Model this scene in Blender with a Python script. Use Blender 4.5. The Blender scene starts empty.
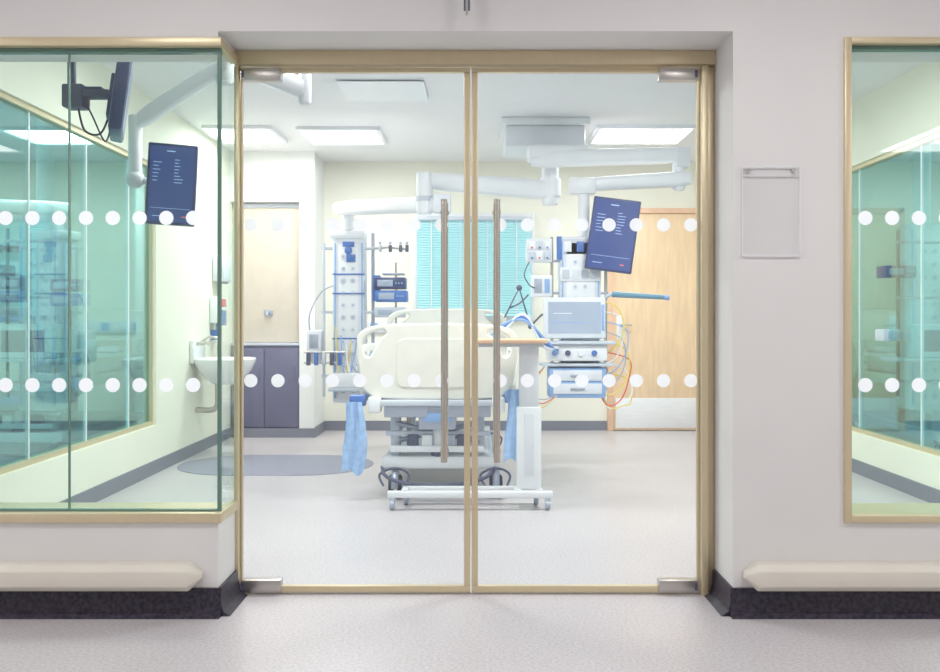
import bpy, bmesh, math, random
from mathutils import Matrix, Vector, Euler
random.seed(4)
scene = bpy.context.scene
scene.view_settings.view_transform = 'Standard'
scene.view_settings.gamma = 1.12
rad = math.radians

# ------------------------------------------------------------------ materials
def newmat(name):
    m = bpy.data.materials.new(name); m.use_nodes = True
    nt = m.node_tree
    return m, nt, nt.nodes, nt.links

def mat(name, col, rough=0.5, metal=0.0, var=0.04, scale=8.0, emit=None, es=0.0, bump=0.0, stretch=(1,1,1), spec=0.5):
    m, nt, N, L = newmat(name)
    p = N['Principled BSDF']
    p.inputs['Roughness'].default_value = rough
    p.inputs['Metallic'].default_value = metal
    p.inputs['Specular IOR Level'].default_value = spec
    tc = N.new('ShaderNodeTexCoord'); mp = N.new('ShaderNodeMapping')
    mp.inputs['Scale'].default_value = stretch
    nz = N.new('ShaderNodeTexNoise'); nz.inputs['Scale'].default_value = scale; nz.inputs['Detail'].default_value = 4
    cr = N.new('ShaderNodeValToRGB')
    cr.color_ramp.elements[0].position = 0.3; cr.color_ramp.elements[1].position = 0.7
    cr.color_ramp.elements[0].color = (*[max(0, c*(1-var)) for c in col], 1)
    cr.color_ramp.elements[1].color = (*[min(1, c*(1+var)) for c in col], 1)
    L.new(tc.outputs['Object'], mp.inputs['Vector']); L.new(mp.outputs['Vector'], nz.inputs['Vector'])
    L.new(nz.outputs['Fac'], cr.inputs['Fac']); L.new(cr.outputs['Color'], p.inputs['Base Color'])
    if bump > 0:
        b = N.new('ShaderNodeBump'); b.inputs['Strength'].default_value = bump; b.inputs['Distance'].default_value = 0.002
        L.new(nz.outputs['Fac'], b.inputs['Height']); L.new(b.outputs['Normal'], p.inputs['Normal'])
    if emit:
        p.inputs['Emission Color'].default_value = (*emit, 1); p.inputs['Emission Strength'].default_value = es
    return m

def glassmat(name, tint, base=0.03, top=0.6, gl=(1,1,1), haze=0.0):
    m, nt, N, L = newmat(name)
    N.remove(N['Principled BSDF'])
    out = N['Material Output']
    t = N.new('ShaderNodeBsdfTransparent'); t.inputs['Color'].default_value = (*tint, 1)
    g = N.new('ShaderNodeBsdfGlossy'); g.inputs['Roughness'].default_value = 0.0; g.inputs['Color'].default_value = (*gl, 1)
    lw = N.new('ShaderNodeLayerWeight'); lw.inputs['Blend'].default_value = 0.5
    pw = N.new('ShaderNodeMath'); pw.operation = 'POWER'; pw.inputs[1].default_value = 4.0
    mr = N.new('ShaderNodeMapRange'); mr.inputs['To Min'].default_value = base; mr.inputs['To Max'].default_value = top
    mx = N.new('ShaderNodeMixShader')
    L.new(lw.outputs['Facing'], pw.inputs[0]); L.new(pw.outputs[0], mr.inputs['Value'])
    L.new(mr.outputs['Result'], mx.inputs['Fac']); L.new(t.outputs[0], mx.inputs[1]); L.new(g.outputs[0], mx.inputs[2])
    last = mx
    if haze > 0:   # diffuse veil mixed in to paint a washed-out haze over the view
        df = N.new('ShaderNodeBsdfDiffuse'); df.inputs['Color'].default_value = (.85, .9, 1, 1)
        m2 = N.new('ShaderNodeMixShader'); m2.inputs['Fac'].default_value = haze
        L.new(mx.outputs[0], m2.inputs[1]); L.new(df.outputs[0], m2.inputs[2]); last = m2
    L.new(last.outputs[0], out.inputs['Surface'])
    return m

def filmmat(name, col, clear):
    m, nt, N, L = newmat(name)
    p = N['Principled BSDF']; p.inputs['Base Color'].default_value = (*col, 1); p.inputs['Roughness'].default_value = .7
    p.inputs['Emission Color'].default_value = (*col, 1); p.inputs['Emission Strength'].default_value = .26  # slight glow added so the film looks whiter
    t = N.new('ShaderNodeBsdfTransparent'); mx = N.new('ShaderNodeMixShader'); mx.inputs['Fac'].default_value = clear
    nz = N.new('ShaderNodeTexNoise'); nz.inputs['Scale'].default_value = 400
    mr = N.new('ShaderNodeMapRange'); mr.inputs['To Min'].default_value = clear*.8; mr.inputs['To Max'].default_value = clear*1.2
    L.new(nz.outputs['Fac'], mr.inputs['Value']); L.new(mr.outputs['Result'], mx.inputs['Fac'])
    L.new(p.outputs[0], mx.inputs[1]); L.new(t.outputs[0], mx.inputs[2]); L.new(mx.outputs[0], N['Material Output'].inputs['Surface'])
    return m

def floormat(name, c1, c2, rough, sc=55, spec=.4):
    m, nt, N, L = newmat(name)
    p = N['Principled BSDF']; p.inputs['Roughness'].default_value = rough
    p.inputs['Specular IOR Level'].default_value = spec
    tc = N.new('ShaderNodeTexCoord')
    n1 = N.new('ShaderNodeTexNoise'); n1.inputs['Scale'].default_value = sc; n1.inputs['Detail'].default_value = 5
    n2 = N.new('ShaderNodeTexNoise'); n2.inputs['Scale'].default_value = 1.6; n2.inputs['Detail'].default_value = 3
    r1 = N.new('ShaderNodeValToRGB')
    r1.color_ramp.elements[0].position = .38; r1.color_ramp.elements[1].position = .62
    r1.color_ramp.elements[0].color = (*c2, 1); r1.color_ramp.elements[1].color = (*c1, 1)
    r2 = N.new('ShaderNodeValToRGB')
    r2.color_ramp.elements[0].position = .3; r2.color_ramp.elements[1].position = .7
    r2.color_ramp.elements[0].color = (.94, .94, .95, 1); r2.color_ramp.elements[1].color = (1, 1, 1, 1)
    mx = N.new('ShaderNodeMix'); mx.data_type = 'RGBA'; mx.blend_type = 'MULTIPLY'; mx.inputs[0].default_value = 1
    L.new(tc.outputs['Object'], n1.inputs['Vector']); L.new(tc.outputs['Object'], n2.inputs['Vector'])
    L.new(n1.outputs['Fac'], r1.inputs['Fac']); L.new(n2.outputs['Fac'], r2.inputs['Fac'])
    L.new(r1.outputs['Color'], mx.inputs[6]); L.new(r2.outputs['Color'], mx.inputs[7])
    L.new(mx.outputs[2], p.inputs['Base Color'])
    return m

M = {}
M['wall_c'] = mat('corridor_paint', (.76, .74, .73), .6, var=.015, scale=3, bump=.05)
M['wall_r'] = mat('room_paint_cream', (.90, .885, .765), .6, var=.015, scale=3, bump=.05)
M['wall_b'] = mat('room_paint_pale', (.86, .87, .86), .6, var=.015, scale=3)
M['ceil'] = mat('ceiling_paint', (.84, .845, .86), .8, var=.015, scale=3)
M['floor'] = floormat('vinyl_floor', (.60, .56, .58), (.475, .435, .45), .34, 85)
M['oval_grey'] = floormat('dark_grey_speckle', (.27, .28, .36), (.22, .23, .30), .5, 130)
M['skirt'] = floormat('speckled_skirting', (.016, .013, .024), (.046, .038, .058), .4, 60, .25)
M['skirt_r'] = floormat('grey_skirting', (.16, .17, .22), (.22, .23, .28), .45, 90)
M['gold'] = mat('champagne_aluminium', (.66, .55, .35), .36, .35, var=.02, scale=30, stretch=(1, 1, .02))
M['steel'] = mat('brushed_steel', (.55, .52, .49), .3, .9, scale=90, stretch=(.1, 1, 1))
M['bronze'] = mat('satin_steel_handle', (.64, .57, .51), .2, .95, var=.02, scale=40, stretch=(1, 1, .1))
M['cream'] = mat('cream_plastic', (.80, .785, .71), .4)
M['rail'] = mat('cream_vinyl', (.74, .69, .60), .45, var=.02)
M['white'] = mat('white_enamel', (.84, .86, .90), .35, var=.02)
M['offw'] = mat('offwhite_plastic', (.73, .76, .82), .4)
M['grey'] = mat('grey_metal', (.38, .42, .52), .4, .3)
M['lgrey'] = mat('light_grey_plastic', (.56, .61, .70), .45)
M['dgrey'] = mat('dark_grey_plastic', (.08, .09, .16), .5)
M['black'] = mat('black_rubber', (.025, .025, .05), .6)
M['navy'] = mat('navy_plastic', (.035, .05, .15), .3)
M['blue'] = mat('blue_plastic', (.06, .16, .50), .4)
M['lblue'] = mat('light_blue_plastic', (.25, .42, .75), .4)
M['cloth'] = mat('blue_cloth', (.36, .55, .85), .9, var=.12, scale=30)
M['teal'] = mat('teal_plastic', (.10, .26, .38), .4)
M['sheet'] = mat('white_sheet', (.80, .84, .90), .9, bump=.3)
M['screen'] = mat('dark_screen', (.035, .055, .18), .15, emit=(.06, .11, .34), es=.32)
M['screen2'] = mat('pale_screen', (.34, .40, .52), .15, emit=(.35, .45, .60), es=.12)
M['trace'] = mat('screen_text', (.5, .7, 1), .4, emit=(.35, .6, 1), es=.45)
M['tracer'] = mat('screen_red', (1, .2, .1), .4, emit=(1, .15, .1), es=.5)
M['blind'] = mat('turquoise_blind', (.45, .74, .77), .5, emit=(.35, .75, .78), es=.18)  # slats given a faint glow in place of daylight coming through
M['sky'] = mat('daylight_panel', (.4, .70, .75), .5, emit=(.4, .8, .85), es=.18)  # glowing sheet put behind the slats to stand for daylight
M['wood'] = mat('maple_veneer', (.86, .61, .37), .35, var=.08, scale=5, stretch=(5, 5, .7))
M['beech'] = mat('beech_laminate', (.80, .50, .32), .4, var=.1, scale=9, stretch=(1, 6, 1))
M['kick'] = mat('kick_plate', (.88, .88, .90), .35, .2, scale=60, stretch=(.1, 1, 1))
M['cab'] = mat('slate_cupboard', (.12, .12, .21), .45)
M['beige'] = mat('beige_panel', (.60, .54, .45), .5)
M['red'] = mat('red_plastic', (.75, .06, .05), .4)
M['yellow'] = mat('yellow_tube', (.85, .65, .08), .4)
M['porc'] = mat('porcelain', (.85, .86, .87), .12, var=.01)
M['dot'] = filmmat('frosted_film', (.90, .93, .96), .22)
M['lamp'] = mat('lamp_diffuser', (1, 1, 1), .5, emit=(1, .99, .94), es=4.0)
M['glass'] = glassmat('clear_glass', (.985, 1, .998), .012, .4, haze=.018)
M['gwin'] = glassmat('green_window_glass', (.905, .98, .945), .022, .45, haze=.008)
M['gedge'] = mat('green_glass_edge', (.10, .20, .16), .2)
M['gpart'] = glassmat('teal_partition_glass', (.56, .84, .86), .16, .8, (.78, 1, 1))
M['acryl'] = glassmat('acrylic', (.985, .985, .99), .03, .4)
M['acrye'] = mat('acrylic_edge', (.85, .88, .92), .2)

# ------------------------------------------------------------------ builder
def catmull(pts, n=6, closed=False):
    pts = [Vector(p) for p in pts]; out = []; c = len(pts)
    rng = range(c if closed else c-1)
    for i in rng:
        if closed:
            p0, p1, p2, p3 = pts[(i-1) % c], pts[i], pts[(i+1) % c], pts[(i+2) % c]
        else:
            p0, p1, p2, p3 = pts[max(i-1, 0)], pts[i], pts[i+1], pts[min(i+2, c-1)]
        for k in range(n):
            t = k/n
            out.append(0.5*((2*p1)+(-p0+p2)*t+(2*p0-5*p1+4*p2-p3)*t*t+(-p0+3*p1-3*p2+p3)*t**3))
    if not closed: out.append(pts[-1])
    return out

def rr(x0, x1, z0, z1, r, n=5):
    o = []
    for cx, cz, a in ((x1-r, z1-r, 0), (x0+r, z1-r, 90), (x0+r, z0+r, 180), (x1-r, z0+r, 270)):
        for k in range(n+1):
            t = rad(a+90*k/n); o.append((cx+r*math.cos(t), cz+r*math.sin(t)))
    return o

class B:
    def __init__(s, name, loc=(0, 0, 0)):
        s.name = name; s.loc = Vector(loc); s.bm = bmesh.new(); s.mats = []; s.xf = Matrix.Identity(4)
    def mi(s, m):
        if m not in s.mats: s.mats.append(m)
        return s.mats.index(m)
    def add(s, bm, m):
        i = s.mi(m)
        for f in bm.faces: f.material_index = i
        bmesh.ops.transform(bm, matrix=s.xf, verts=bm.verts)
        me = bpy.data.meshes.new('t'); bm.to_mesh(me); bm.free(); s.bm.from_mesh(me); bpy.data.meshes.remove(me)
    def box(s, x0, x1, y0, y1, z0, z1, m, bev=0.0, seg=2):
        bm = bmesh.new(); bmesh.ops.create_cube(bm, size=1)
        for v in bm.verts:
            v.co = Vector(((x0+x1)/2+v.co.x*(x1-x0), (y0+y1)/2+v.co.y*(y1-y0), (z0+z1)/2+v.co.z*(z1-z0)))
        if bev > 0: bmesh.ops.bevel(bm, geom=bm.edges[:], offset=bev, segments=seg, affect='EDGES', profile=.5)
        s.add(bm, m)
    def cyl(s, p0, p1, r, m, r2=None, seg=20, bev=0):
        p0, p1 = Vector(p0), Vector(p1); d = p1-p0
        bm = bmesh.new()
        bmesh.ops.create_cone(bm, cap_ends=True, segments=seg, radius1=r, radius2=r if r2 is None else r2, depth=d.length)
        if bev > 0:
            bmesh.ops.bevel(bm, geom=[e for e in bm.edges if len([f for f in e.link_faces if len(f.verts) > 4]) == 1], offset=bev, segments=2, affect='EDGES')
        q = Vector((0, 0, 1)).rotation_difference(d.normalized()).to_matrix().to_4x4()
        bmesh.ops.transform(bm, matrix=Matrix.Translation((p0+p1)/2) @ q, verts=bm.verts)
        s.add(bm, m)
    def ball(s, c, r, m, sc=(1, 1, 1)):
        bm = bmesh.new(); bmesh.ops.create_uvsphere(bm, u_segments=18, v_segments=12, radius=r)
        for v in bm.verts: v.co = Vector((c[0]+v.co.x*sc[0], c[1]+v.co.y*sc[1], c[2]+v.co.z*sc[2]))
        s.add(bm, m)
    def curve(s, cu, m, mtx=Matrix.Identity(4)):
        ob = bpy.data.objects.new('tmp', cu); scene.collection.objects.link(ob)
        bpy.context.view_layer.update()
        dg = bpy.context.evaluated_depsgraph_get()
        me = bpy.data.meshes.new_from_object(ob.evaluated_get(dg))
        bm = bmesh.new(); bm.from_mesh(me); bmesh.ops.transform(bm, matrix=mtx, verts=bm.verts)
        bpy.data.objects.remove(ob); bpy.data.curves.remove(cu); bpy.data.meshes.remove(me)
        s.add(bm, m)
    def tube(s, pts, r, m, smooth=True, closed=False, res=3):
        if smooth: pts = catmull(pts, 6, closed)
        cu = bpy.data.curves.new('c', 'CURVE'); cu.dimensions = '3D'; cu.bevel_depth = r; cu.bevel_resolution = res; cu.use_fill_caps = True
        sp = cu.splines.new('POLY'); sp.points.add(len(pts)-1)
        for i, p in enumerate(pts): sp.points[i].co = (*p, 1)
        sp.use_cyclic_u = closed
        s.curve(cu, m)
    def shape(s, outline, y0, y1, m, holes=(), bev=0.0, plane='XZ'):
        cu = bpy.data.curves.new('c', 'CURVE'); cu.dimensions = '2D'; cu.fill_mode = 'BOTH'
        cu.extrude = (y1-y0)/2-bev; cu.bevel_depth = bev; cu.bevel_resolution = 2; cu.offset = -bev
        for o in [outline]+list(holes):
            sp = cu.splines.new('POLY'); sp.points.add(len(o)-1)
            for i, p in enumerate(o): sp.points[i].co = (p[0], p[1], 0, 1)
            sp.use_cyclic_u = True
        if plane == 'XZ':
            mt = Matrix(((1, 0, 0, 0), (0, 0, 1, (y0+y1)/2), (0, 1, 0, 0), (0, 0, 0, 1)))
        elif plane == 'YZ':
            mt = Matrix(((0, 0, 1, (y0+y1)/2), (1, 0, 0, 0), (0, 1, 0, 0), (0, 0, 0, 1)))
        else:
            mt = Matrix.Translation((0, 0, (y0+y1)/2))
        s.curve(cu, m, mt)
    def loft(s, rings, m, caps=(True, True)):
        bm = bmesh.new(); R = [[bm.verts.new(p) for p in r] for r in rings]; n = len(rings[0])
        for a, b in zip(R[:-1], R[1:]):
            for i in range(n): bm.faces.new((a[i], a[(i+1) % n], b[(i+1) % n], b[i]))
        if caps[0]: bm.faces.new(R[0][::-1])
        if caps[1]: bm.faces.new(R[-1])
        s.add(bm, m)
    def done(s, parent=None):
        bmesh.ops.recalc_face_normals(s.bm, faces=s.bm.faces)
        for v in s.bm.verts: v.co -= s.loc
        me = bpy.data.meshes.new(s.name); s.bm.to_mesh(me); s.bm.free()
        for m in s.mats: me.materials.append(M[m])
        for p in me.polygons: p.use_smooth = True
        me.set_sharp_from_angle(angle=rad(32))
        ob = bpy.data.objects.new(s.name, me); ob.location = s.loc; scene.collection.objects.link(ob)
        if parent: ob.parent = parent
        return ob

def dup(ob, dx, dy=0, dz=0):
    n = ob.copy(); n.location = ob.location+Vector((dx, dy, dz)); scene.collection.objects.link(n); return n

# ------------------------------------------------------------------ shell
XL, XR = -2.40, 2.87          # side partitions of the bay
YF, YG, YB = 3.70, 4.05, 9.90 # corridor face, room face, back wall
CZ = 2.80
b = B('floor'); b.box(-7, 7, -2.2, 10.1, -.1, 0, 'floor'); b.done()
b = B('ceiling'); b.box(-7, 7, -2.2, 10.1, CZ, CZ+.1, 'ceil'); b.done()
b = B('wall_front')
b.box(-7, 7, YF, YG, 2.275, CZ, 'wall_c')
b.box(-2.9, -1.0, YF, YG, 2.25, 2.275, 'wall_c')
b.box(1.005, 2.7, YF, YG, 2.25, 2.275, 'wall_c')
b.box(-7, -1.0, YF, YG, 0, .36, 'wall_c')
b.box(-7, -2.33, YF, YG, .36, 2.275, 'wall_c')
b.box(1.005, 1.437, YF, YG, 0, 2.25, 'wall_c')
b.box(1.437, 7, YF, YG, 0, .36, 'wall_c')
b.box(2.6, 7, YF, YG, .36, 2.275, 'wall_c')
b.done()
b = B('wall_back'); b.box(-7, 7, YB, YB+.15, 0, CZ, 'wall_r'); b.done()
b = B('wall_corridor_rear'); b.box(-7, 7, -2.3, -2.2, 0, CZ, 'wall_c'); b.done()
b = B('wall_end_left'); b.box(-7.1, -7, -2.2, 10, 0, CZ, 'wall_c'); b.done()
b = B('wall_end_right'); b.box(7, 7.1, -2.2, 10, 0, CZ, 'wall_c'); b.done()
b = B('wall_return'); b.box(XL, -1.72, 9.42, YB, 0, CZ, 'wall_b'); b.done()
b = B('wall_return_pier'); b.box(-1.72, -1.57, 9.30, YB, 0, CZ, 'wall_b'); b.done()
b = B('wall_return_header'); b.box(XL, -1.72, 9.30, 9.42, 2.31, CZ, 'wall_b'); b.done()
b = B('wall_return_base'); b.box(XL, -1.72, 9.30, 9.42, 0, .07, 'wall_b'); b.done()

def partition(nm, x0, x1, yend, sill, seams):
    b = B('wall_'+nm)
    b.box(x0, x1, YG, YB, 0, sill, 'wall_r')
    b.box(x0, x1, YG, YB, 2.32, CZ, 'wall_r')
    b.box(x0, x1, yend, YB, sill, 2.32, 'wall_r')
    b.done()
    g = B('window_'+('3' if nm == 'left' else '4'))
    xm = (x0+x1)/2
    g.box(xm-.006, xm+.006, YG+.03, yend-.03, sill+.03, 2.29, 'gpart')
    for z in (sill, 2.29): g.box(x0+.02, x1-.02, YG, yend, z, z+.03, 'gold')
    for y in (YG, yend-.03): g.box(x0+.02, x1-.02, y, y+.03, sill+.03, 2.29, 'gold')
    for y in seams: g.box(xm-.009, xm+.009, y-.006, y+.006, sill+.03, 2.29, 'acrye')
    g.done()
    s = B('baseboard_'+nm)
    fx = (x1, x1+.012) if nm == 'left' else (x0-.012, x0)
    s.box(fx[0], fx[1], YG, YB, 0, .10, 'skirt_r'); s.done()
partition('left', XL-.1, XL, 7.15, .36, (5.2, 5.97, 6.7))
partition('right', XR, XR+.1, 8.3, .30, (5.2, 6.2, 7.2))

s = B('baseboard_back')
s.box(-1.558, 1.37, YB-.012, YB, 0, .10, 'skirt_r'); s.box(2.39, XR-.012, YB-.012, YB, 0, .10, 'skirt_r')
s.box(-2.388, -1.558, 9.288, 9.30, 0, .09, 'skirt_r'); s.box(-1.57, -1.558, 9.30, YB, 0, .10, 'skirt_r')
s.done()

# black corridor skirting with coved foot
def skirt_profile(b, p0, p1, nrm):
    p0, p1, n = Vector(p0), Vector(p1), Vector(nrm)
    prof = [(0, .108), (.012, .108), (.015, .05), (.022, .02), (.045, .004), (.05, 0), (0, 0)]
    r = [[p+n*d+Vector((0, 0, z)) for d, z in prof] for p in (p0, p1)]
    b.loft(r, 'skirt')
b = B('baseboard_front')
skirt_profile(b, (-7, YF, 0), (-.985, YF, 0), (0, -1, 0))
skirt_profile(b, (-1.0, YF-.015, 0), (-1.0, 3.97, 0), (1, 0, 0))
skirt_profile(b, (.99, YF, 0), (7, YF, 0), (0, -1, 0))
skirt_profile(b, (1.005, YF-.015, 0), (1.005, 3.97, 0), (-1, 0, 0))
b.done()

# ------------------------------------------------------------------ corridor windows
def dots(b, x0, x1, y, step, zs=(.895, 1.55), r=.028):
    x = x0
    while x < x1:
        for z in zs: b.cyl((x, y-.0015, z), (x, y, z), r, 'dot', seg=24)
        x += step
w = B('window_1', (-1.6, 3.73, 1.3))
w.box(-2.33, -1.012, 3.725, 3.737, .40, 2.215, 'gwin')
w.box(-1.006, -.994, 3.74, 3.955, .40, 2.215, 'gwin')
w.box(-1.010, -.996, 3.724, 3.738, .40, 2.215, 'gedge')
w.box(-1.594, -1.591, 3.722, 3.740, .40, 2.215, 'gedge')
w.box(-2.33, -.985, 3.685, 3.76, .362, .40, 'gold', .003)
w.box(-1.02, -.985, 3.76, 3.955, .362, .40, 'gold', .003)
w.box(-2.33, -1.02, 3.76, 4.05, .361, .372, 'gold')
w.box(-2.33, -.985, 3.685, 3.76, 2.215, 2.249, 'gold', .003)
w.box(-1.02, -.985, 3.76, 3.955, 2.215, 2.249, 'gold', .003)
w.box(-2.33, -.995, 3.722, 3.742, 2.195, 2.215, 'gedge')
w.box(-2.33, -1.012, 3.722, 3.742, .40, .408, 'gedge')
dots(w, -2.26, -1.06, 3.7245, .105)
w.done()
w = B('window_2', (2.0, 3.73, 1.3))
w.box(1.465, 2.57, 3.725, 3.737, .39, 2.225, 'gwin')
w.box(1.435, 1.463, 3.685, 3.76, .362, 2.249, 'gold', .003)
w.box(2.57, 2.599, 3.685, 3.76, .362, 2.249, 'gold', .003)
w.box(1.463, 2.57, 3.685, 3.76, .362, .39, 'gold', .003)
w.box(1.463, 2.57, 3.685, 3.76, 2.225, 2.249, 'gold', .003)
w.box(1.463, 2.57, 3.76, 4.05, .361, .37, 'gold')
w.box(1.465, 2.57, 3.722, 3.742, 2.205, 2.225, 'gedge')
w.box(1.463, 1.472, 3.722, 3.742, .39, 2.205, 'gedge')
dots(w, 1.53, 2.5, 3.7245, .105)
w.done()

# ------------------------------------------------------------------ door frame and leaves
f = B('trim_1')
f.box(-1.004, -.986, 3.955, 4.05, 0, 2.211, 'gold', .002)
f.box(.944, .972, 3.955, 4.05, 0, 2.211, 'gold', .002)
f.box(.974, 1.003, 3.985, 4.05, 0, 2.211, 'gold', .002)
f.box(-1.004, 1.003, 3.955, 4.05, 2.216, 2.274, 'gold', .002)
f.done()
def leaf(nm, x0, x1, meet, hx):
    d = B(nm, ((x0+x1)/2, 4, 1.1))
    d.box(x0, x1, 3.994, 4.006, .034, 2.188, 'glass')
    d.box(x0, x1, 3.985, 4.015, 2.190, 2.209, 'gold', .002)
    d.box(x0, x1, 3.985, 4.015, .006, .034, 'gold', .002)
    a, c = (x1-.027, x1) if meet > 0 else (x0, x0+.027)
    d.box(a, c, 3.985, 4.015, .034, 2.188, 'gold', .002)
    a, c = (x0, x0+.006) if meet > 0 else (x1-.008, x1)
    d.box(a, c, 3.99, 4.01, .034, 2.188, 'gold')
    a, c = (x0+.004, x0+.17) if meet > 0 else (x1-.17, x1-.004)
    for z in (.008, 2.155):
        d.box(a, c, 3.974, 4.026, z, z+.052, 'steel', .003)
        d.box(a+.15*(meet < 0), a+.15*(meet < 0)+.012, 3.972, 3.975, z+.01, z+.04, 'dgrey')
    for sy in (-1, 1):
        y = 4+sy*.065
        d.tube([(hx, y, .56), (hx, y, 1.65)], .0135, 'bronze', smooth=False, res=5)
        for z in (.60, 1.60):
            d.cyl((hx, 4+sy*.006, z), (hx, y, z), .009, 'bronze')
            d.cyl((hx, 4+sy*.006, z), (hx, 4+sy*.012, z), .018, 'bronze')
    x = x0+.04+(.0 if meet > 0 else .08)
    while x < x1-.03:
        for z in (.895, 1.55): d.cyl((x, 3.992, z), (x, 3.9938, z), .028, 'dot', seg=24)
        x += .1145
    d.done()
leaf('door_1', -.983, -.0195, 1, -.128)
leaf('door_2', -.0145, .940, -1, .091)

# ------------------------------------------------------------------ corridor fittings
def rail(nm, x0, x1, nose):
    # flat-faced cross-section lofted along x, ending in a bevelled pointed cap
    sec = [(0, 0), (.060, .0), (.083, .022), (.083, .080), (.060, .102), (0, .102)]
    def ring(x, k, kz): return [(x, 3.699-d*k, .161+(h-.051)*kz) for d, h in sec]
    st = [(0, .45, .22), (.044, 1, 1)]
    if nose > 0: R = [ring(x1-a, k, q) for a, k, q in st]+[ring(x0, 1, 1)]
    else: R = [ring(x0+a, k, q) for a, k, q in st]+[ring(x1, 1, 1)]
    r = B(nm, ((x0+x1)/2, 3.65, .16)); r.loft(R, 'rail')
    bmesh.ops.bevel(r.bm, geom=r.bm.edges[:], offset=.004, segments=2, affect='EDGES', profile=.5, clamp_overlap=True)
    r.done()
rail('crash_rail', -3.4, -1.055, 1)
rail('crash_rail', 1.04, 3.4, -1)
h = B('sign_holder', (1.15, 3.69, 1.57))
h.box(1.036, 1.262, 3.688, 3.691, 1.40, 1.746, 'acryl')
for a in ((1.036, 1.0385, 1.40, 1.746), (1.2595, 1.262, 1.40, 1.746), (1.036, 1.262, 1.40, 1.4025), (1.036, 1.262, 1.7435, 1.746), (1.036, 1.262, 1.712, 1.7135)):
    h.box(a[0], a[1], 3.686, 3.692, a[2], a[3], 'acrye')
for x in (1.062, 1.236): h.cyl((x, 3.683, 1.731), (x, 3.70, 1.731), .008, 'steel')
h.done()
h = B('hanging_sign_bracket', (-.03, 3.62, 2.5))
h.box(-.043, -.019, 3.615, 3.63, 2.33, CZ, 'dgrey', .002); h.box(-.036, -.026, 3.612, 3.616, 2.31, CZ, 'steel'); h.done()

# ------------------------------------------------------------------ luminaires
def lamp(x, y, w=.72, l=.72, power=13, col=(1, 1, .99)):
    t = B('ceiling_light', (x, y, CZ))
    t.box(x-w/2, x+w/2, y-l/2, y-l/2+.04, CZ-.03, CZ, 'white', .003); t.box(x-w/2, x+w/2, y+l/2-.04, y+l/2, CZ-.03, CZ, 'white', .003)
    t.box(x-w/2, x-w/2+.04, y-l/2+.04, y+l/2-.04, CZ-.03, CZ, 'white', .003); t.box(x+w/2-.04, x+w/2, y-l/2+.04, y+l/2-.04, CZ-.03, CZ, 'white', .003)
    t.box(x-w/2+.04, x+w/2-.04, y-l/2+.04, y+l/2-.04, CZ-.012, CZ-.002, 'lamp')
    o = t.done()
    ld = bpy.data.lights.new('lamp_light', 'AREA'); ld.shape = 'RECTANGLE'; ld.size = w-.1; ld.size_y = l-.1; ld.energy = power; ld.color = col
    lo = bpy.data.objects.new('lamp_light', ld); scene.collection.objects.link(lo); lo.parent = o; lo.location = (0, 0, -.016)
lamp(-1.17, 8.45, power=27); lamp(1.46, 8.4, .86, .75, 30); lamp(-2.02, 8.4, .6, .72, 14)
lamp(-1.0, 5.4, power=48); lamp(1.3, 5.4, power=48)  # added out of view to light the front of the room
lamp(-4.4, 5.2, power=40); lamp(5.0, 5.2, power=40); lamp(-5.9, 8.0, power=40); lamp(6.1, 8.0, power=40)  # added out of view to brighten the side bays
for x in (-3.3, -1.1, 1.1, 3.3): lamp(x, 2.25, .6, .6, 16, (1, .985, .985))  # unseen row added to light the corridor side of the wall
for x in (-4.8, 4.3): lamp(x, -.9, .9, 1.8, 40, (1, .985, .985))  # added behind the camera to fill the corridor with light
v = B('air_diffuser', (-.6, 7.0, CZ)); 
for i in range(4): v.box(-.95+i*.02, -.35-i*.02, 6.5+i*.02, 7.1-i*.02, CZ-.02+i*.004, CZ-.016+i*.004, 'white')
v.box(-.95, -.35, 6.5, 7.1, CZ-.005, CZ-.0005, 'white'); v.done()

# ------------------------------------------------------------------ back wall fittings
w = B('window_5', (0, 9.85, 1.7))
x0, x1, z0, z1 = -.60, .58, 1.19, 2.22
w.box(x0, x1, 9.885, 9.899, z0, z1, 'sky')
for a in ((x0-.04, x0, z0-.04, z1+.04), (x1, x1+.04, z0-.04, z1+.04), (x0, x1, z0-.04, z0), (x0, x1, z1, z1+.04), (-.035, -.005, z0, z1)):
    w.box(a[0], a[1], 9.86, 9.899, a[2], a[3], 'white', .003)
w.done()
w = B('venetian_blind', (0, 9.83, 1.7))
w.box(x0, x1, 9.80, 9.85, z1-.04, z1, 'lgrey', .003)
z = z0+.02
while z < z1-.05:
    w.xf = Matrix.Translation((0, 9.825, z)) @ Matrix.Rotation(rad(45), 4, 'X'); w.box(x0+.005, x1-.005, -.014, .014, -.0008, .0008, 'blind'); z += .026
w.xf = Matrix.Identity(4)
for x in (x0+.15, x0+.45, x1-.45, x1-.15): w.box(x-.005, x+.005, 9.81, 9.812, z0, z1-.04, 'white')
w.box(x0, x1, 9.812, 9.838, z0, z0+.015, 'blind'); w.done()
d = B('door_3', (1.9, 9.87, 1.1))
d.box(1.43, 2.33, 9.86, 9.898, .01, 2.25, 'wood', .003)
d.box(1.375, 1.43, 9.84, 9.899, 0, 2.31, 'beech', .003); d.box(2.33, 2.385, 9.84, 9.899, 0, 2.31, 'beech', .003); d.box(1.375, 2.385, 9.84, 9.899, 2.255, 2.31, 'beech', .003)
d.box(1.46, 2.30, 9.853, 9.86, .03, .34, 'kick', .002)
d.box(1.47, 1.53, 9.853, 9.86, .95, 1.20, 'kick', .002); d.tube([(1.50, 9.86, 1.10), (1.50, 9.80, 1.10), (1.62, 9.80, 1.10)], .01, 'steel', smooth=False)
d.done()
n = B('splashback_panel', (-2.0, 9.41, 1.6))
n.box(-2.39, -1.73, 9.40, 9.419, .93, 2.30, 'beige')
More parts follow.
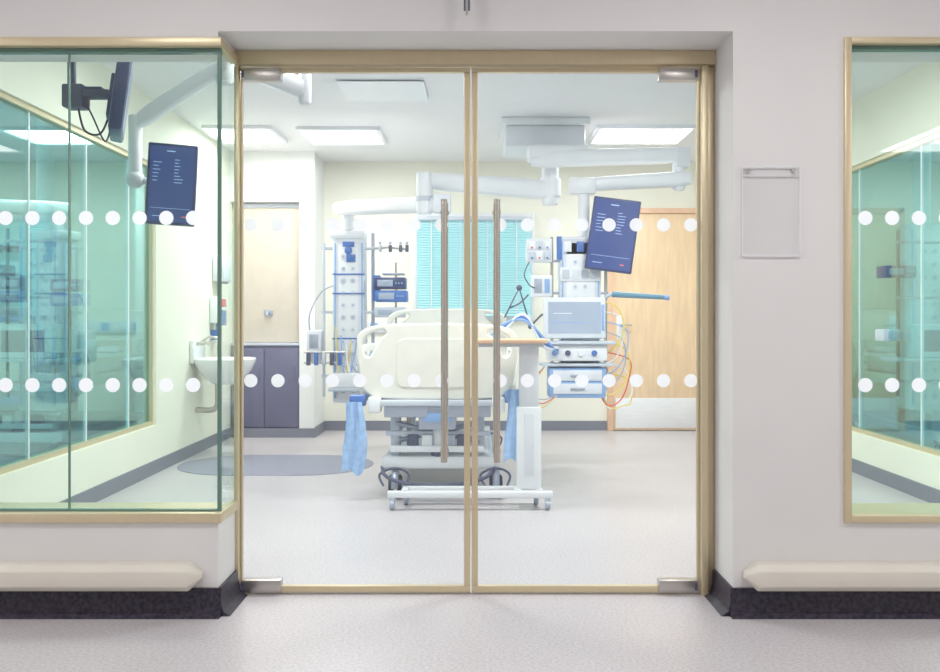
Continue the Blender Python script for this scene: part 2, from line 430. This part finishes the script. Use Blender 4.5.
n.box(-2.39, -1.73, 9.385, 9.40, 2.26, 2.30, 'lgrey', .004)
n.tube([(-2.04, 9.40, 1.22), (-2.04, 9.33, 1.22), (-2.04, 9.31, 1.19)], .014, 'grey'); n.box(-2.08, -2.00, 9.385, 9.40, 1.19, 1.25, 'grey', .004)
n.done()
c = B('slate_cupboard', (-2.05, 9.36, .5))
c.box(-2.39, -1.725, 9.32, 9.415, .075, .90, 'cab', .004)
for x0_, x1_ in ((-2.385, -2.07), (-2.06, -1.73)): c.box(x0_, x1_, 9.306, 9.32, .10, .87, 'cab', .004); c.box(x1_-.05, x1_-.035, 9.292, 9.306, .55, .70, 'cab', .003)
c.box(-2.39, -1.725, 9.305, 9.415, .90, .925, 'lgrey', .004)
c.done()
m_ = B('dark_floor_oval', (-1.5, 7.55, 0)); m_.shape(rr(-2.34, -.81, 7.02, 8.08, .52, 12), .0005, .004, 'oval_grey', plane='XY'); m_.done()  # dark grey rounded slab lying on the floor
p = B('socket_panel', (-1.2, 9.88, 1.1))
p.box(-1.45, -.75, 9.87, 9.899, 1.02, 1.14, 'offw', .004)
for i in range(6): p.box(-1.42+i*.11, -1.34+i*.11, 9.864, 9.87, 1.04, 1.12, 'lblue' if i % 3 == 0 else 'white', .003)
p.done()
# basin
k = B('wash_basin', (-2.15, 8.15, .8))
def dring(sc, z, dy=0, n=28):
    o = []
    for i in range(n):
        t = 2*math.pi*i/n
        x = -2.14+.25*sc*math.copysign(abs(math.cos(t))**.75, math.cos(t)); y = 8.15+.27*sc*math.copysign(abs(math.sin(t))**.8, math.sin(t))
        o.append((max(x, -2.395), y, z))
    return o
k.loft([dring(.35, .60), dring(.62, .64), dring(.86, .72), dring(.98, .79), dring(1.0, .815), dring(.97, .825), dring(.88, .822), dring(.82, .80), dring(.65, .72), dring(.25, .69)], 'porc')
k.cyl((-2.2, 8.15, .42), (-2.2, 8.15, .62), .03, 'steel'); k.tube([(-2.2, 8.15, .43), (-2.25, 8.15, .38), (-2.39, 8.15, .38)], .025, 'steel')
k.box(-2.398, -2.36, 7.98, 8.32, .78, .98, 'porc', .01)
k.tube([(-2.36, 8.15, .95), (-2.28, 8.15, 1.0), (-2.20, 8.15, .99), (-2.18, 8.15, .94)], .012, 'steel')
for y in (8.06, 8.24): k.cyl((-2.36, y, .95), (-2.31, y, .95), .018, 'steel'); k.tube([(-2.32, y, .95), (-2.24, y, .96)], .008, 'steel', smooth=False)
k.done()
k = B('hand_gel_dispenser', (-2.36, 8.66, 1.2))
k.box(-2.399, -2.32, 8.58, 8.74, 1.12, 1.36, 'white', .015); k.box(-2.34, -2.28, 8.60, 8.72, 1.27, 1.34, 'red', .004); k.box(-2.34, -2.28, 8.60, 8.72, 1.10, 1.24, 'blue', .004)
k.cyl((-2.35, 8.66, 1.06), (-2.35, 8.66, 1.12), .015, 'lblue'); k.box(-2.399, -2.33, 8.61, 8.71, .97, 1.06, 'blue', .008); k.done()
k = B('paper_towel_dispenser', (-2.35, 8.75, 1.65))
k.box(-2.399, -2.28, 8.66, 8.90, 1.50, 1.74, 'offw', .02); k.box(-2.34, -2.30, 8.70, 8.86, 1.485, 1.502, 'dgrey', .003); k.done()

# ------------------------------------------------------------------ screens
def screen(b, w, h, deep=.05, tr=True, sm='screen', bz='navy', bw=.015):
    b.box(-w/2, w/2, -deep/2, deep/2, -h/2, h/2, bz, .008)
    b.box(-w/2+bw, w/2-bw, -deep/2-.002, -deep/2+.002, -h/2+bw, h/2-bw, sm)
    if tr:
        y0, y1 = -deep/2-.004, -deep/2-.002
        b.box(-w*.12, w*.05, y0, y1, h*.40, h*.41, 'trace')
        for i in range(8):
            ln = random.uniform(.12, .3)*w; b.box(w*.05, w*.05+ln*.6, y0, y1, h*(.30-i*.04), h*(.30-i*.04)+.0028, 'trace')
        for i in range(6): b.box(-w*.38, -w*(.38-random.uniform(.08, .2)), y0, y1, h*(.26-i*.045), h*(.26-i*.045)+.0025, 'trace')
        b.box(-w*.4, w*.4, y0, y1, -h*.30, -h*.297, 'trace')
        b.box(w*.24, w*.32, y0, y1, -h*.40, -h*.39, 'tracer'); b.box(-w*.35, -w*.15, y0, y1, -h*.40, -h*.394, 'trace')

# foreground monitor on ceiling spring arm
a = B('ceiling_monitor_arm', (-1.35, 5.2, CZ))
a.cyl((-1.35, 5.2, 2.74), (-1.35, 5.2, CZ), .13, 'white', bev=.01); a.cyl((-1.35, 5.2, 2.46), (-1.35, 5.2, 2.75), .045, 'white')
a.cyl((-1.35, 5.2, 2.42), (-1.35, 5.2, 2.56), .065, 'white', bev=.01)
def arm(b, p0, p1, h0, h1, wd=.07, m='white'):
    p0, p1 = Vector(p0), Vector(p1); d = (p1-p0); dd = Vector((d.x, d.y, 0)).normalized(); n = Vector((-dd.y, dd.x, 0))
    rings = []
    N_ = 8
    for i in range(N_+1):
        t = i/N_; c_ = p0+d*t; h_ = h0+(h1-h0)*t; e = 1.0
        if i == 0 or i == N_: e = .8
        o = []
        for q in rr(-wd/2*e, wd/2*e, -h_/2*e, h_/2*e, min(wd, h_)*.3*e, 3): o.append(c_+n*q[0]+Vector((0, 0, q[1])))
        rings.append(o)
    b.loft(rings, m)
arm(a, (-1.33, 5.2, 2.56), (-.93, 5.2, 2.41), .10, .12, .09)
a.cyl((-.93, 5.2, 2.33), (-.93, 5.2, 2.51), .035, 'offw', bev=.006)
arm(a, (-1.36, 5.2, 2.55), (-1.84, 5.2, 2.24), .09, .11, .08)
a.cyl((-1.86, 5.2, 1.93), (-1.86, 5.2, 2.27), .036, 'white', bev=.005)
a.ball((-1.86, 5.2, 1.92), .05, 'offw')
a.tube([(-1.86, 5.2, 1.92), (-1.75, 5.22, 1.90), (-1.67, 5.25, 1.89)], .022, 'offw')
a.xf = Matrix.Translation((-1.65, 5.17, 1.885)) @ Matrix.Rotation(rad(3), 4, 'Y') @ Matrix.Rotation(rad(12), 4, 'Z')
screen(a, .26, .44); a.xf = Matrix.Identity(4)
a.done()
# side-on ceiling tv
a = B('television', (-1.8, 4.5, 2.3))
a.xf = Matrix.Translation((-1.68, 4.5, 2.19)) @ Matrix.Rotation(rad(8), 4, 'Y') @ Matrix.Rotation(rad(110), 4, 'Z')
a.box(-.24, .24, -.03, .03, -.17, .17, 'navy', .01); a.box(-.225, .225, -.033, -.029, -.155, .155, 'screen'); a.box(-.12, .12, .02, .05, -.1, .1, 'navy', .006)
a.xf = Matrix.Identity(4)
a.box(-1.86, -1.72, 4.46, 4.54, 2.20, 2.235, 'dgrey', .006); a.box(-1.94, -1.84, 4.45, 4.55, 2.15, 2.26, 'dgrey', .01)
a.box(-1.86, -1.76, 4.47, 4.53, 2.235, 2.25, 'navy', .004)
a.cyl((-1.91, 4.5, 2.25), (-1.91, 4.5, CZ), .02, 'dgrey'); a.cyl((-1.91, 4.5, CZ-.02), (-1.91, 4.5, CZ), .08, 'dgrey')
a.tube([(-1.88, 4.5, 2.16), (-1.85, 4.5, 2.05), (-1.78, 4.5, 2.03), (-1.74, 4.5, 2.10), (-1.73, 4.5, 2.17)], .005, 'black')
a.tube([(-1.86, 4.52, 2.2), (-1.82, 4.52, 2.12), (-1.76, 4.52, 2.0), (-1.73, 4.52, 2.08)], .004, 'black')
a.done()

# ------------------------------------------------------------------ pendants
def column(b, x, y, z0, z1, w=.25, d=.2):
    b.box(x-w/2, x+w/2, y-d/2, y+d/2, z0, z1, 'offw', .018, 3)
    for sx in (-1, 1): b.box(x+sx*(w/2-.02)-.006, x+sx*(w/2-.02)+.006, y-d/2-.006, y-d/2+.002, z0+.04, z1-.04, 'lblue', .002)
    b.box(x-w/2+.05, x+w/2-.05, y-d/2-.005, y-d/2, z0+.05, z1-.05, 'white', .002)
    z = z0+.1; i = 0
    while z < z1-.12:
        for q in (-.04, .035):
            b.cyl((x+q, y-d/2-.014, z), (x+q, y-d/2-.004, z), .020, ('lgrey', 'offw', 'offw')[i % 3], seg=14)
            b.cyl((x+q, y-d/2-.017, z), (x+q, y-d/2-.013, z), .007, ('grey', 'lblue', 'grey')[i % 3], seg=10)
        z += .095; i += 1
def pump(b, x, y, z, w=.22, h=.085, m='navy'):
    b.box(x-w/2, x+w/2, y-.08, y+.08, z, z+h, m, .01); b.box(x-w*.38, x+w*.1, y-.084, y-.079, z+.02, z+h-.02, 'screen2', .002)
    for q in range(3): b.cyl((x+w*.2+q*.022, y-.086, z+h*.5), (x+w*.2+q*.022, y-.079, z+h*.5), .007, 'lblue', seg=8)

# ceiling-mounted double arm
A = B('pendant_ceiling_arm', (.5, 7.8, CZ))
A.box(.25, .90, 7.75, 8.35, 2.57, 2.74, 'offw', .015); A.box(.21, .94, 7.71, 8.39, 2.74, 2.799, 'white', .01)
A.cyl((.62, 7.85, 2.10), (.62, 7.85, 2.58), .07, 'white', bev=.008); A.cyl((.62, 7.85, 2.16), (.62, 7.85, 2.32), .09, 'white', bev=.01)
arm(A, (.62, 7.84, 2.22), (-.42, 7.55, 2.26), .16, .13, .14)
A.cyl((-.40, 7.54, 1.99), (-.40, 7.54, 2.32), .065, 'white', bev=.01); A.cyl((-.40, 7.54, 2.09), (-.40, 7.54, 2.13), .07, 'lgrey')
arm(A, (-.25, 7.46, 2.06), (-1.23, 8.55, 2.153), .13, .12, .14)
A.box(-.33, -.19, 7.42, 7.56, 1.99, 2.14, 'offw', .015)
A.box(.42, .92, 7.55, 7.78, 2.43, 2.55, 'white', .03, 3)
arm(A, (.45, 7.62, 2.44), (1.66, 7.55, 2.46), .14, .12, .13)
A.box(1.60, 1.70, 7.49, 7.61, 2.36, 2.52, 'offw', .012)
A.cyl((1.62, 7.55, 2.18), (1.62, 7.55, 2.52), .05, 'white', bev=.01)
arm(A, (1.70, 7.53, 2.27), (.76, 7.5, 2.21), .12, .10, .13)
A.cyl((-1.14, 8.5, 1.952), (-1.14, 8.5, 2.13), .06, 'white', bev=.005)
A.cyl((.86, 7.5, 1.802), (.86, 7.5, 2.25), .045, 'white', bev=.005); A.box(.74, .95, 7.43, 7.57, 2.14, 2.27, 'white', .02)
A.done()

Lp = B('infusion_pendant', (-.98, 7.5, 1.2))
Lp.box(-1.14, -.86, 7.39, 7.61, 1.78, 1.85, 'white', .02)
column(Lp, -.985, 7.5, .50, 1.79, .25, .2)
Lp.box(-1.03, -.94, 7.383, 7.392, 1.72, 1.76, 'blue', .002); Lp.ball((-.985, 7.385, 1.69), .03, 'blue', (1, .3, 1)); Lp.box(-1.0, -.93, 7.383, 7.392, 1.60, 1.66, 'blue', .002)
Lp.cyl((-.80, 7.45, .62), (-.80, 7.45, 1.83), .013, 'grey')
Lp.cyl((-1.18, 7.42, .55), (-1.18, 7.42, 1.75), .011, 'lgrey')
for z in (.7, 1.2, 1.70): Lp.box(-1.2, -.79, 7.43, 7.47, z, z+.022, 'lgrey', .003)
for z in (1.0, 1.35, 1.5): Lp.box(-1.11, -.86, 7.385, 7.395, z, z+.012, 'blue', .002)
Lp.tube([(-.80, 7.45, 1.71), (-.68, 7.42, 1.72), (-.52, 7.40, 1.70)], .011, 'steel', smooth=False)
for x in (-.74, -.66, -.58, -.53):
    Lp.box(x-.012, x+.012, 7.38, 7.43, 1.68, 1.735, 'dgrey' if x > -.7 else 'lgrey', .004); Lp.ball((x, 7.39, 1.75), .012, 'grey')
Lp.box(-.80, -.74, 7.40, 7.46, 1.30, 1.50, 'blue', .008)
pump(Lp, -.66, 7.42, 1.39, .25, .09); pump(Lp, -.65, 7.42, 1.29, .25, .09, 'blue'); pump(Lp, -.66, 7.42, 1.17, .24, .08, 'lgrey')
Lp.cyl((-.62, 7.45, .75), (-.62, 7.45, 1.6), .009, 'steel')
Lp.box(-.72, -.55, 7.38, 7.48, 1.5, 1.515, 'grey', .003)
Lp.box(-1.30, -1.19, 7.34, 7.5, .82, 1.07, 'offw', .012); Lp.box(-1.28, -1.21, 7.335, 7.341, .93, 1.04, 'grey', .003)
for z in (.82, .9): Lp.cyl((-1.32, 7.33, z), (-1.0, 7.33, z), .008, 'steel')
for i in range(5): Lp.box(-1.30+i*.06, -1.27+i*.06, 7.31, 7.35, .80, .90, ('dgrey', 'blue', 'lgrey')[i % 3], .005)
Lp.tube([(-1.28, 7.36, 1.06), (-1.28, 7.36, 1.2), (-1.2, 7.38, 1.36), (-1.10, 7.38, 1.42)], .006, 'grey')
for i in range(5):
    x = -1.08+i*.04
    Lp.tube([(x, 7.37, 1.1-.07*i), (x+.02, 7.32, .8), (x+.06, 7.33, .66+.03*i), (x+.10, 7.38, .86), (x+.12, 7.39, 1.0)], .005, ('yellow', 'lblue', 'white', 'grey', 'lblue')[i])
Lp.box(-1.13, -.84, 7.30, 7.5, .60, .625, 'lgrey', .004); Lp.box(-1.1, -.87, 7.31, 7.46, .627, .74, 'white', .01)
left_p = Lp.done()
left_p.location = (-1.117, 8.55, 1.207); left_p.scale = (1.14, 1.14, 1.14)   # stands beside the bed head

Rp = B('ventilator_pendant', (.82, 7.5, 1.2))
column(Rp, .82, 7.5, .55, 1.80, .32, .22)
for x in (.655, .985): Rp.box(x-.02, x+.02, 7.38, 7.40, 1.62, 1.80, 'blue', .004)
Rp.box(.655, .985, 7.385, 7.395, 1.66, 1.78, 'lgrey', .003)
for i in range(3): Rp.box(.69+i*.1, .75+i*.1, 7.378, 7.386, 1.68, 1.76, 'blue' if i == 1 else 'white', .003)
Rp.cyl((.60, 7.42, .6), (.60, 7.42, 1.8), .012, 'steel'); Rp.cyl((1.02, 7.42, .6), (1.02, 7.42, 1.78), .012, 'steel')
for z in (.75, 1.35, 1.6): Rp.box(.58, 1.04, 7.41, 7.44, z, z+.02, 'grey', .003)
Rp.box(.66, .98, 7.375, 7.385, 1.45, 1.56, 'white', .004)
for i in range(4): Rp.box(.68+i*.072, .73+i*.072, 7.368, 7.376, 1.47, 1.54, ('lgrey', 'offw')[i % 2], .003)
Rp.box(.40, .60, 7.36, 7.50, 1.60, 1.78, 'offw', .01)
for i in range(3):
    for j in range(2):
        Rp.box(.415+i*.06, .465+i*.06, 7.352, 7.361, 1.615+j*.08, 1.68+j*.08, ('lgrey', 'white')[(i+j) % 2], .003); Rp.cyl((.44+i*.06, 7.346, 1.63+j*.08), (.44+i*.06, 7.353, 1.63+j*.08), .008, ('blue', 'red', 'dgrey')[(i+j) % 3], seg=8)
Rp.box(.44, .60, 7.38, 7.50, 1.33, 1.50, 'white', .01); Rp.box(.46, .52, 7.372, 7.381, 1.36, 1.47, 'grey', .003); Rp.box(.54, .58, 7.372, 7.381, 1.36, 1.47, 'lblue', .003)
Rp.tube([(.42, 7.36, 1.60), (.38, 7.33, 1.5), (.42, 7.33, 1.42), (.46, 7.37, 1.40)], .005, 'dgrey')
Rp.xf = Matrix.Translation((.755, 7.24, 1.165)) @ Matrix.Rotation(rad(-4), 4, 'X')
screen(Rp, .47, .31, .07, False, 'screen2', 'offw', .035); Rp.box(.205, .225, -.04, -.034, -.1, .1, 'lblue', .002)
Rp.box(-.16, -.02, -.0385, -.037, .03, .036, 'white'); Rp.box(-.16, .1, -.0385, -.037, -.04, -.034, 'lblue')
Rp.xf = Matrix.Identity(4)
Rp.box(.70, .82, 7.27, 7.41, 1.06, 1.22, 'lgrey', .01)
Rp.box(.49, 1.06, 7.14, 7.42, .965, .99, 'lgrey', .005)
Rp.box(.55, 1.00, 7.17, 7.42, .84, .963, 'white', .012)
for i in range(4): Rp.cyl((.60+i*.1, 7.155, .90), (.60+i*.1, 7.172, .90), .022, ('lblue', 'dgrey', 'white', 'blue')[i], seg=14)
Rp.box(.50, 1.05, 7.16, 7.42, .80, .82, 'lgrey', .004)
Rp.box(.56, .99, 7.18, 7.42, .56, .79, 'lblue', .012); Rp.box(.59, .96, 7.172, 7.181, .69, .77, 'offw', .005); Rp.box(.59, .96, 7.172, 7.181, .59, .67, 'offw', .005)
for z in (.73, .63): Rp.box(.72, .83, 7.16, 7.173, z-.008, z+.008, 'grey', .003)
Rp.xf = Matrix.Translation((1.055, 7.28, 1.80)) @ Matrix.Rotation(rad(8), 4, 'Y') @ Matrix.Rotation(rad(-6), 4, 'Z')
screen(Rp, .36, .56, .05); Rp.xf = Matrix.Identity(4)
Rp.tube([(.90, 7.42, 1.78), (1.0, 7.40, 1.82), (1.05, 7.31, 1.83)], .025, 'white')
Rp.tube([(.98, 7.42, 1.30), (1.06, 7.38, 1.35), (1.12, 7.36, 1.345)], .014, 'lgrey'); Rp.cyl((1.06, 7.36, 1.35), (1.46, 7.33, 1.325), .024, 'teal', r2=.018, bev=.004); Rp.cyl((1.46, 7.33, 1.325), (1.50, 7.327, 1.322), .021, 'lblue', bev=.004)
Rp.tube([(.60, 7.40, 1.24), (.50, 7.3, 1.18), (.42, 7.2, 1.10)], .008, 'dgrey', smooth=False)
Rp.tube([(.42, 7.2, 1.10), (.33, 7.1, 1.39), (.22, 7.05, 1.17)], .007, 'dgrey', smooth=False)
Rp.ball((.33, 7.1, 1.39), .022, 'dgrey'); Rp.ball((.42, 7.2, 1.10), .02, 'dgrey'); Rp.tube([(.26, 7.08, 1.24), (.34, 7.1, 1.28), (.40, 7.14, 1.34)], .006, 'dgrey')
for i in range(3): Rp.tube([(.62, 7.15, .90+.02*i), (.50, 7.0, 1.02-.03*i), (.36, 6.95, 1.15+.02*i), (.22, 7.0, 1.12-.02*i), (.12, 7.1, 1.02)], .013, ('lblue', 'blue', 'white')[i])
cols = ('yellow', 'white', 'lblue', 'grey', 'yellow', 'red', 'white', 'yellow')
for i in range(8):
    x = 1.0+.01*i; z = 1.30-.08*i
    Rp.tube([(x-.02, 7.38, z), (x+.10+.02*(i % 3), 7.30, z-.06), (x+.14-.02*(i % 2), 7.26, z-.22), (x+.06, 7.24, max(.5, z-.36)), (x-.04, 7.22, max(.48, z-.40)), (x-.10, 7.30, max(.6, z-.34))], .005, cols[i])
for i in range(4): Rp.tube([(.53, 7.2, .80), (.46-.03*i, 7.18, .62), (.5, 7.17, .46+.03*i), (.62, 7.18, .58)], .004, ('white', 'yellow', 'red', 'grey')[i])
right_p = Rp.done()

# ------------------------------------------------------------------ bed
cx = -.243
def boardpts(dz=0):
    P = [(-.757, .98), (-.752, 1.05), (-.70, 1.095), (-.60, 1.12), (-.40, 1.128), (-.243, 1.13), (-.086, 1.128), (.114, 1.12), (.214, 1.095), (.266, 1.05), (.271, .98), (.262, .85), (.235, .72), (.17, .66), (.05, .645), (-.243, .64), (-.536, .645), (-.656, .66), (-.721, .72), (-.748, .85)]
    return [(p[0], p[1]+dz) for p in P]
def sm2(P): return [(v.x, v.y) for v in catmull([(p[0], p[1], 0) for p in P], 4, True)]
hl = [(-.705, .925), (-.718, .99), (-.70, 1.04), (-.645, 1.075), (-.585, 1.085), (-.572, 1.06), (-.615, 1.02), (-.645, .96), (-.675, .915)]
hr = [(2*cx-p[0], p[1]) for p in hl][::-1]
E = B('hospital_bed', (cx, 7.1, 0))
E.shape(sm2(boardpts()), 6.08, 6.125, 'cream', holes=[sm2(hl), sm2(hr)], bev=.012)
E.shape(rr(-.50, .015, .72, 1.03, .05), 6.074, 6.082, 'cream', bev=.002)
E.shape(sm2(boardpts(.12)), 8.20, 8.245, 'cream', holes=[sm2([(p[0], p[1]+.12) for p in hl]), sm2([(p[0], p[1]+.12) for p in hr])], bev=.012)
E.box(-.69, .20, 6.16, 8.17, .70, .84, 'sheet', .045, 4)
E.box(-.45, .0, 7.65, 8.10, .84, .96, 'sheet', .05, 4)
E.box(-.71, .22, 6.13, 8.20, .63, .695, 'lgrey', .01)
for x in (-.76, .262):  # folded side rails
    for y0_, y1_ in ((6.35, 7.15), (7.25, 8.05)):
        o = rr(y0_, y1_, .62, .98, .12, 6); E.shape(o, x-.014, x+.014, 'cream', holes=[rr(y0_+.08, y1_-.08, .84, .93, .04, 4), rr(y0_+.08, y1_-.08, .70, .79, .04, 4)], bev=.005, plane='YZ')
        for y in (y0_+.2, y1_-.2): E.box(x if x < cx else .21, x if x > cx else -.70, y-.02, y+.02, .635, .66, 'grey')
E.box(-.66, .17, 6.03, 6.14, .60, .64, 'lgrey', .008)
E.box(-.68, -.60, 6.02, 6.14, .56, .66, 'white', .012); E.box(.11, .19, 6.02, 6.14, .56, .66, 'white', .012)
E.box(-.58, -.30, 6.04, 6.16, .53, .60, 'grey', .008); E.box(-.18, .10, 6.04, 6.16, .53, .60, 'grey', .008)
E.box(-.36, -.12, 6.05, 6.20, .45, .60, 'grey', .01); E.box(-.33, -.15, 6.045, 6.052, .50, .56, 'lblue', .003)
for x in (-.50, -.43, -.05, .02):
    E.cyl((x, 6.22, .28), (x, 6.22, .62), .017, 'steel' if x in (-.43, -.05) else 'lgrey')
for x in (-.52, .03):
    E.box(x-.03, x+.03, 6.18, 6.30, .24, .60, 'lgrey', .01)
E.cyl((-.52, 6.19, .48), (.03, 6.19, .36), .016, 'grey'); E.cyl((-.52, 6.20, .36), (.03, 6.20, .48), .016, 'grey')
E.cyl((-.24, 6.17, .26), (-.24, 6.17, .46), .035, 'white'); E.cyl((-.24, 6.17, .22), (-.24, 6.17, .30), .045, 'dgrey')
E.box(-.58, .10, 6.15, 6.20, .40, .43, 'lgrey', .006); E.box(-.55, .06, 6.10, 6.16, .30, .34, 'white', .006)
for x, m2 in ((-.40, 'dgrey'), (-.08, 'dgrey'), (-.31, 'white'), (-.16, 'grey')): E.box(x-.035, x+.035, 6.12, 6.18, .33, .41, m2, .008)
for x in (-.52, .03): E.box(x-.03, x+.03, 7.75, 7.90, .24, .62, 'lgrey', .01)
E.cyl((-.24, 6.4, .30), (-.24, 7.6, .56), .03, 'grey')
for x in (-.60, .07): E.box(x, x+.055, 6.14, 8.10, .18, .25, 'lgrey', .01)
E.box(-.60, .125, 6.12, 6.20, .19, .27, 'white', .012); E.box(-.60, .125, 8.02, 8.10, .19, .25, 'white', .012); E.box(-.545, .07, 7.0, 7.1, .19, .24, 'lgrey', .008)
E.box(-.56, .09, 6.18, 7.9, .245, .27, 'offw', .006)
E.tube([(-.60, 6.14, .20), (-.56, 6.05, .15), (-.40, 6.02, .11), (-.1, 6.02, .11), (.07, 6.05, .15), (.12, 6.14, .20)], .012, 'dgrey')
for x in (-.515, .135):
    for y in (6.16, 8.06):
        for q in (-.028, .028): E.cyl((x+q-.014, y, .075), (x+q+.014, y, .075), .074, 'black', seg=28, bev=.008); E.cyl((x+q-.016, y, .075), (x+q+.016, y, .075), .04, 'grey', seg=20)
        E.tube([(x-.0, y-.085, .07), (x, y-.07, .135), (x, y, .165), (x, y+.07, .135)], .022, 'grey'); E.cyl((x, y, .15), (x, y, .20), .025, 'grey')
        E.tube([(x-.07, y-.09, .09), (x-.10, y-.05, .15), (x-.04, y-.05, .19), (x+.04, y-.05, .19), (x+.09, y-.05, .15), (x+.07, y-.09, .09)], .008, 'dgrey')
E.box(-.80, -.70, 6.05, 6.14, .60, .67, 'blue', .01); E.box(.19, .32, 6.05, 6.14, .62, .70, 'lblue', .01)
bed = E.done()

def towel(nm, x0, x1, z0, z1, y):
    t = B(nm, ((x0+x1)/2, y, (z0+z1)/2)); rings = []; n = 40
    for j in range(15):
        v = j/14; z = z1-(z1-z0)*v; w = (x1-x0)*(.62+.38*min(1, v*1.6))*(1-.12*max(0, v-.75)*4); c_ = (x0+x1)/2+.012*math.sin(v*4)
        o = []
        for i in range(n):
            s_ = i/n*2
            fr = s_ if s_ <= 1 else 2-s_
            side = -1 if s_ <= 1 else 1
            xx = c_+(fr-.5)*w; fold = .014*math.sin(fr*14+v*1.5)*(1-.3*v)
            zz = z+(.03*math.sin(fr*6)+.03*fr if j == 14 else 0)
            o.append((xx, y+fold+side*.005, zz))
        rings.append(o)
    t.loft(rings, 'cloth'); t.done()
towel('blue_towel', -.845, -.69, .17, .63, 6.02)
towel('blue_towel', .18, .345, .24, .71, 6.02)

# ------------------------------------------------------------------ overbed table
T = B('overbed_table', (.3, 5.8, 0))
T.box(-.53, .47, 5.73, 5.775, .075, .115, 'white', .008)
T.box(-.45, .40, 5.90, 5.94, .075, .115, 'white', .008)
for x in (.24, .37): T.box(x, x+.045, 5.74, 5.93, .075, .115, 'white', .006)
T.box(-.45, -.41, 5.74, 5.93, .075, .115, 'white', .006)
for x in (-.50, .44):
    T.box(x-.018, x+.018, 5.735, 5.77, .05, .08, 'lgrey', .004); T.cyl((x-.014, 5.752, .03), (x+.014, 5.752, .03), .03, 'grey', bev=.004)
for x in (-.43, .38): T.box(x-.018, x+.018, 5.90, 5.94, .05, .08, 'lgrey', .004); T.cyl((x-.014, 5.92, .03), (x+.014, 5.92, .03), .03, 'grey', bev=.004)
T.box(.255, .405, 5.79, 5.87, .11, .62, 'white', .012); T.box(.27, .39, 5.80, 5.86, .60, 1.0, 'offw', .008)
T.box(.30, .36, 5.786, 5.792, .2, .58, 'offw', .002)
T.box(.02, .42, 5.78, 5.88, .985, 1.01, 'lgrey', .006)
T.shape(rr(.0, .44, 5.66, 6.00, .05), 1.01, 1.035, 'beech', bev=.006, plane='XY')
T.done()

# neighbouring bays seen through the partitions; pendants stand in for reflections in the glass
def simplependant(x, y):
    b = B('reflection_pendant', (x, y, 1.2))
    column(b, x, y, .50, 1.85, .28, .22)
    b.cyl((x, y, 1.85), (x, y, CZ), .06, 'white'); b.cyl((x, y, CZ-.06), (x, y, CZ), .2, 'white', bev=.01)
    for q in (-.22, .22): b.cyl((x+q, y-.1, .6), (x+q, y-.1, 1.8), .012, 'dgrey')
    for z in (.7, 1.3, 1.7): b.box(x-.24, x+.24, y-.12, y-.09, z, z+.02, 'grey', .003)
    pump(b, x+.26, y-.18, 1.35); pump(b, x+.26, y-.18, 1.25, m='blue'); pump(b, x-.28, y-.18, 1.0, m='lgrey'); pump(b, x-.27, y-.18, 1.45, m='navy')
    b.box(x-.35, x+.35, y-.36, y-.1, .86, .885, 'lgrey', .004); b.box(x-.2, x+.2, y-.34, y-.12, .887, 1.12, 'offw', .012); b.box(x-.15, x+.15, y-.345, y-.338, .93, 1.08, 'navy', .003)
    b.done()
simplependant(-3.1, 6.85); simplependant(3.27, 6.95)
dup(bed, -3.35, 1.3); dup(bed, 4.2, 1.3)
for x in (-5.2, 5.2):
    s = B('medical_shelving', (x, 9.7, 1))
    for z in (.4, .9, 1.4, 1.9): s.box(x-.7, x+.7, 9.6, 9.88, z, z+.03, 'lgrey', .004)
    for q in (-.68, .68): s.box(x+q-.02, x+q+.02, 9.6, 9.88, 0, 2.0, 'grey', .004)
    for i in range(12):
        q = -.6+(i % 4)*.32; z = .43+.5*(i//4); s.box(x+q, x+q+.24, 9.62, 9.82, z, z+.2+.06*(i % 3), ('blue', 'offw', 'lblue', 'white', 'navy')[i % 5], .01)
    s.done()

# ------------------------------------------------------------------ world + camera
wd = bpy.data.worlds.new('World'); scene.world = wd; wd.use_nodes = True
wd.node_tree.nodes['Background'].inputs[0].default_value = (.8, .85, .9, 1); wd.node_tree.nodes['Background'].inputs[1].default_value = .3
cd = bpy.data.cameras.new('camera'); cam = bpy.data.objects.new('camera', cd); scene.collection.objects.link(cam)
cam.location = (0, 0, 1.15); cam.rotation_euler = (rad(90), 0, 0)
cd.sensor_width = 36; cd.lens = 950/940*36; cd.shift_x = -5/940; cd.shift_y = -16/940; cd.clip_start = .05
scene.camera = cam
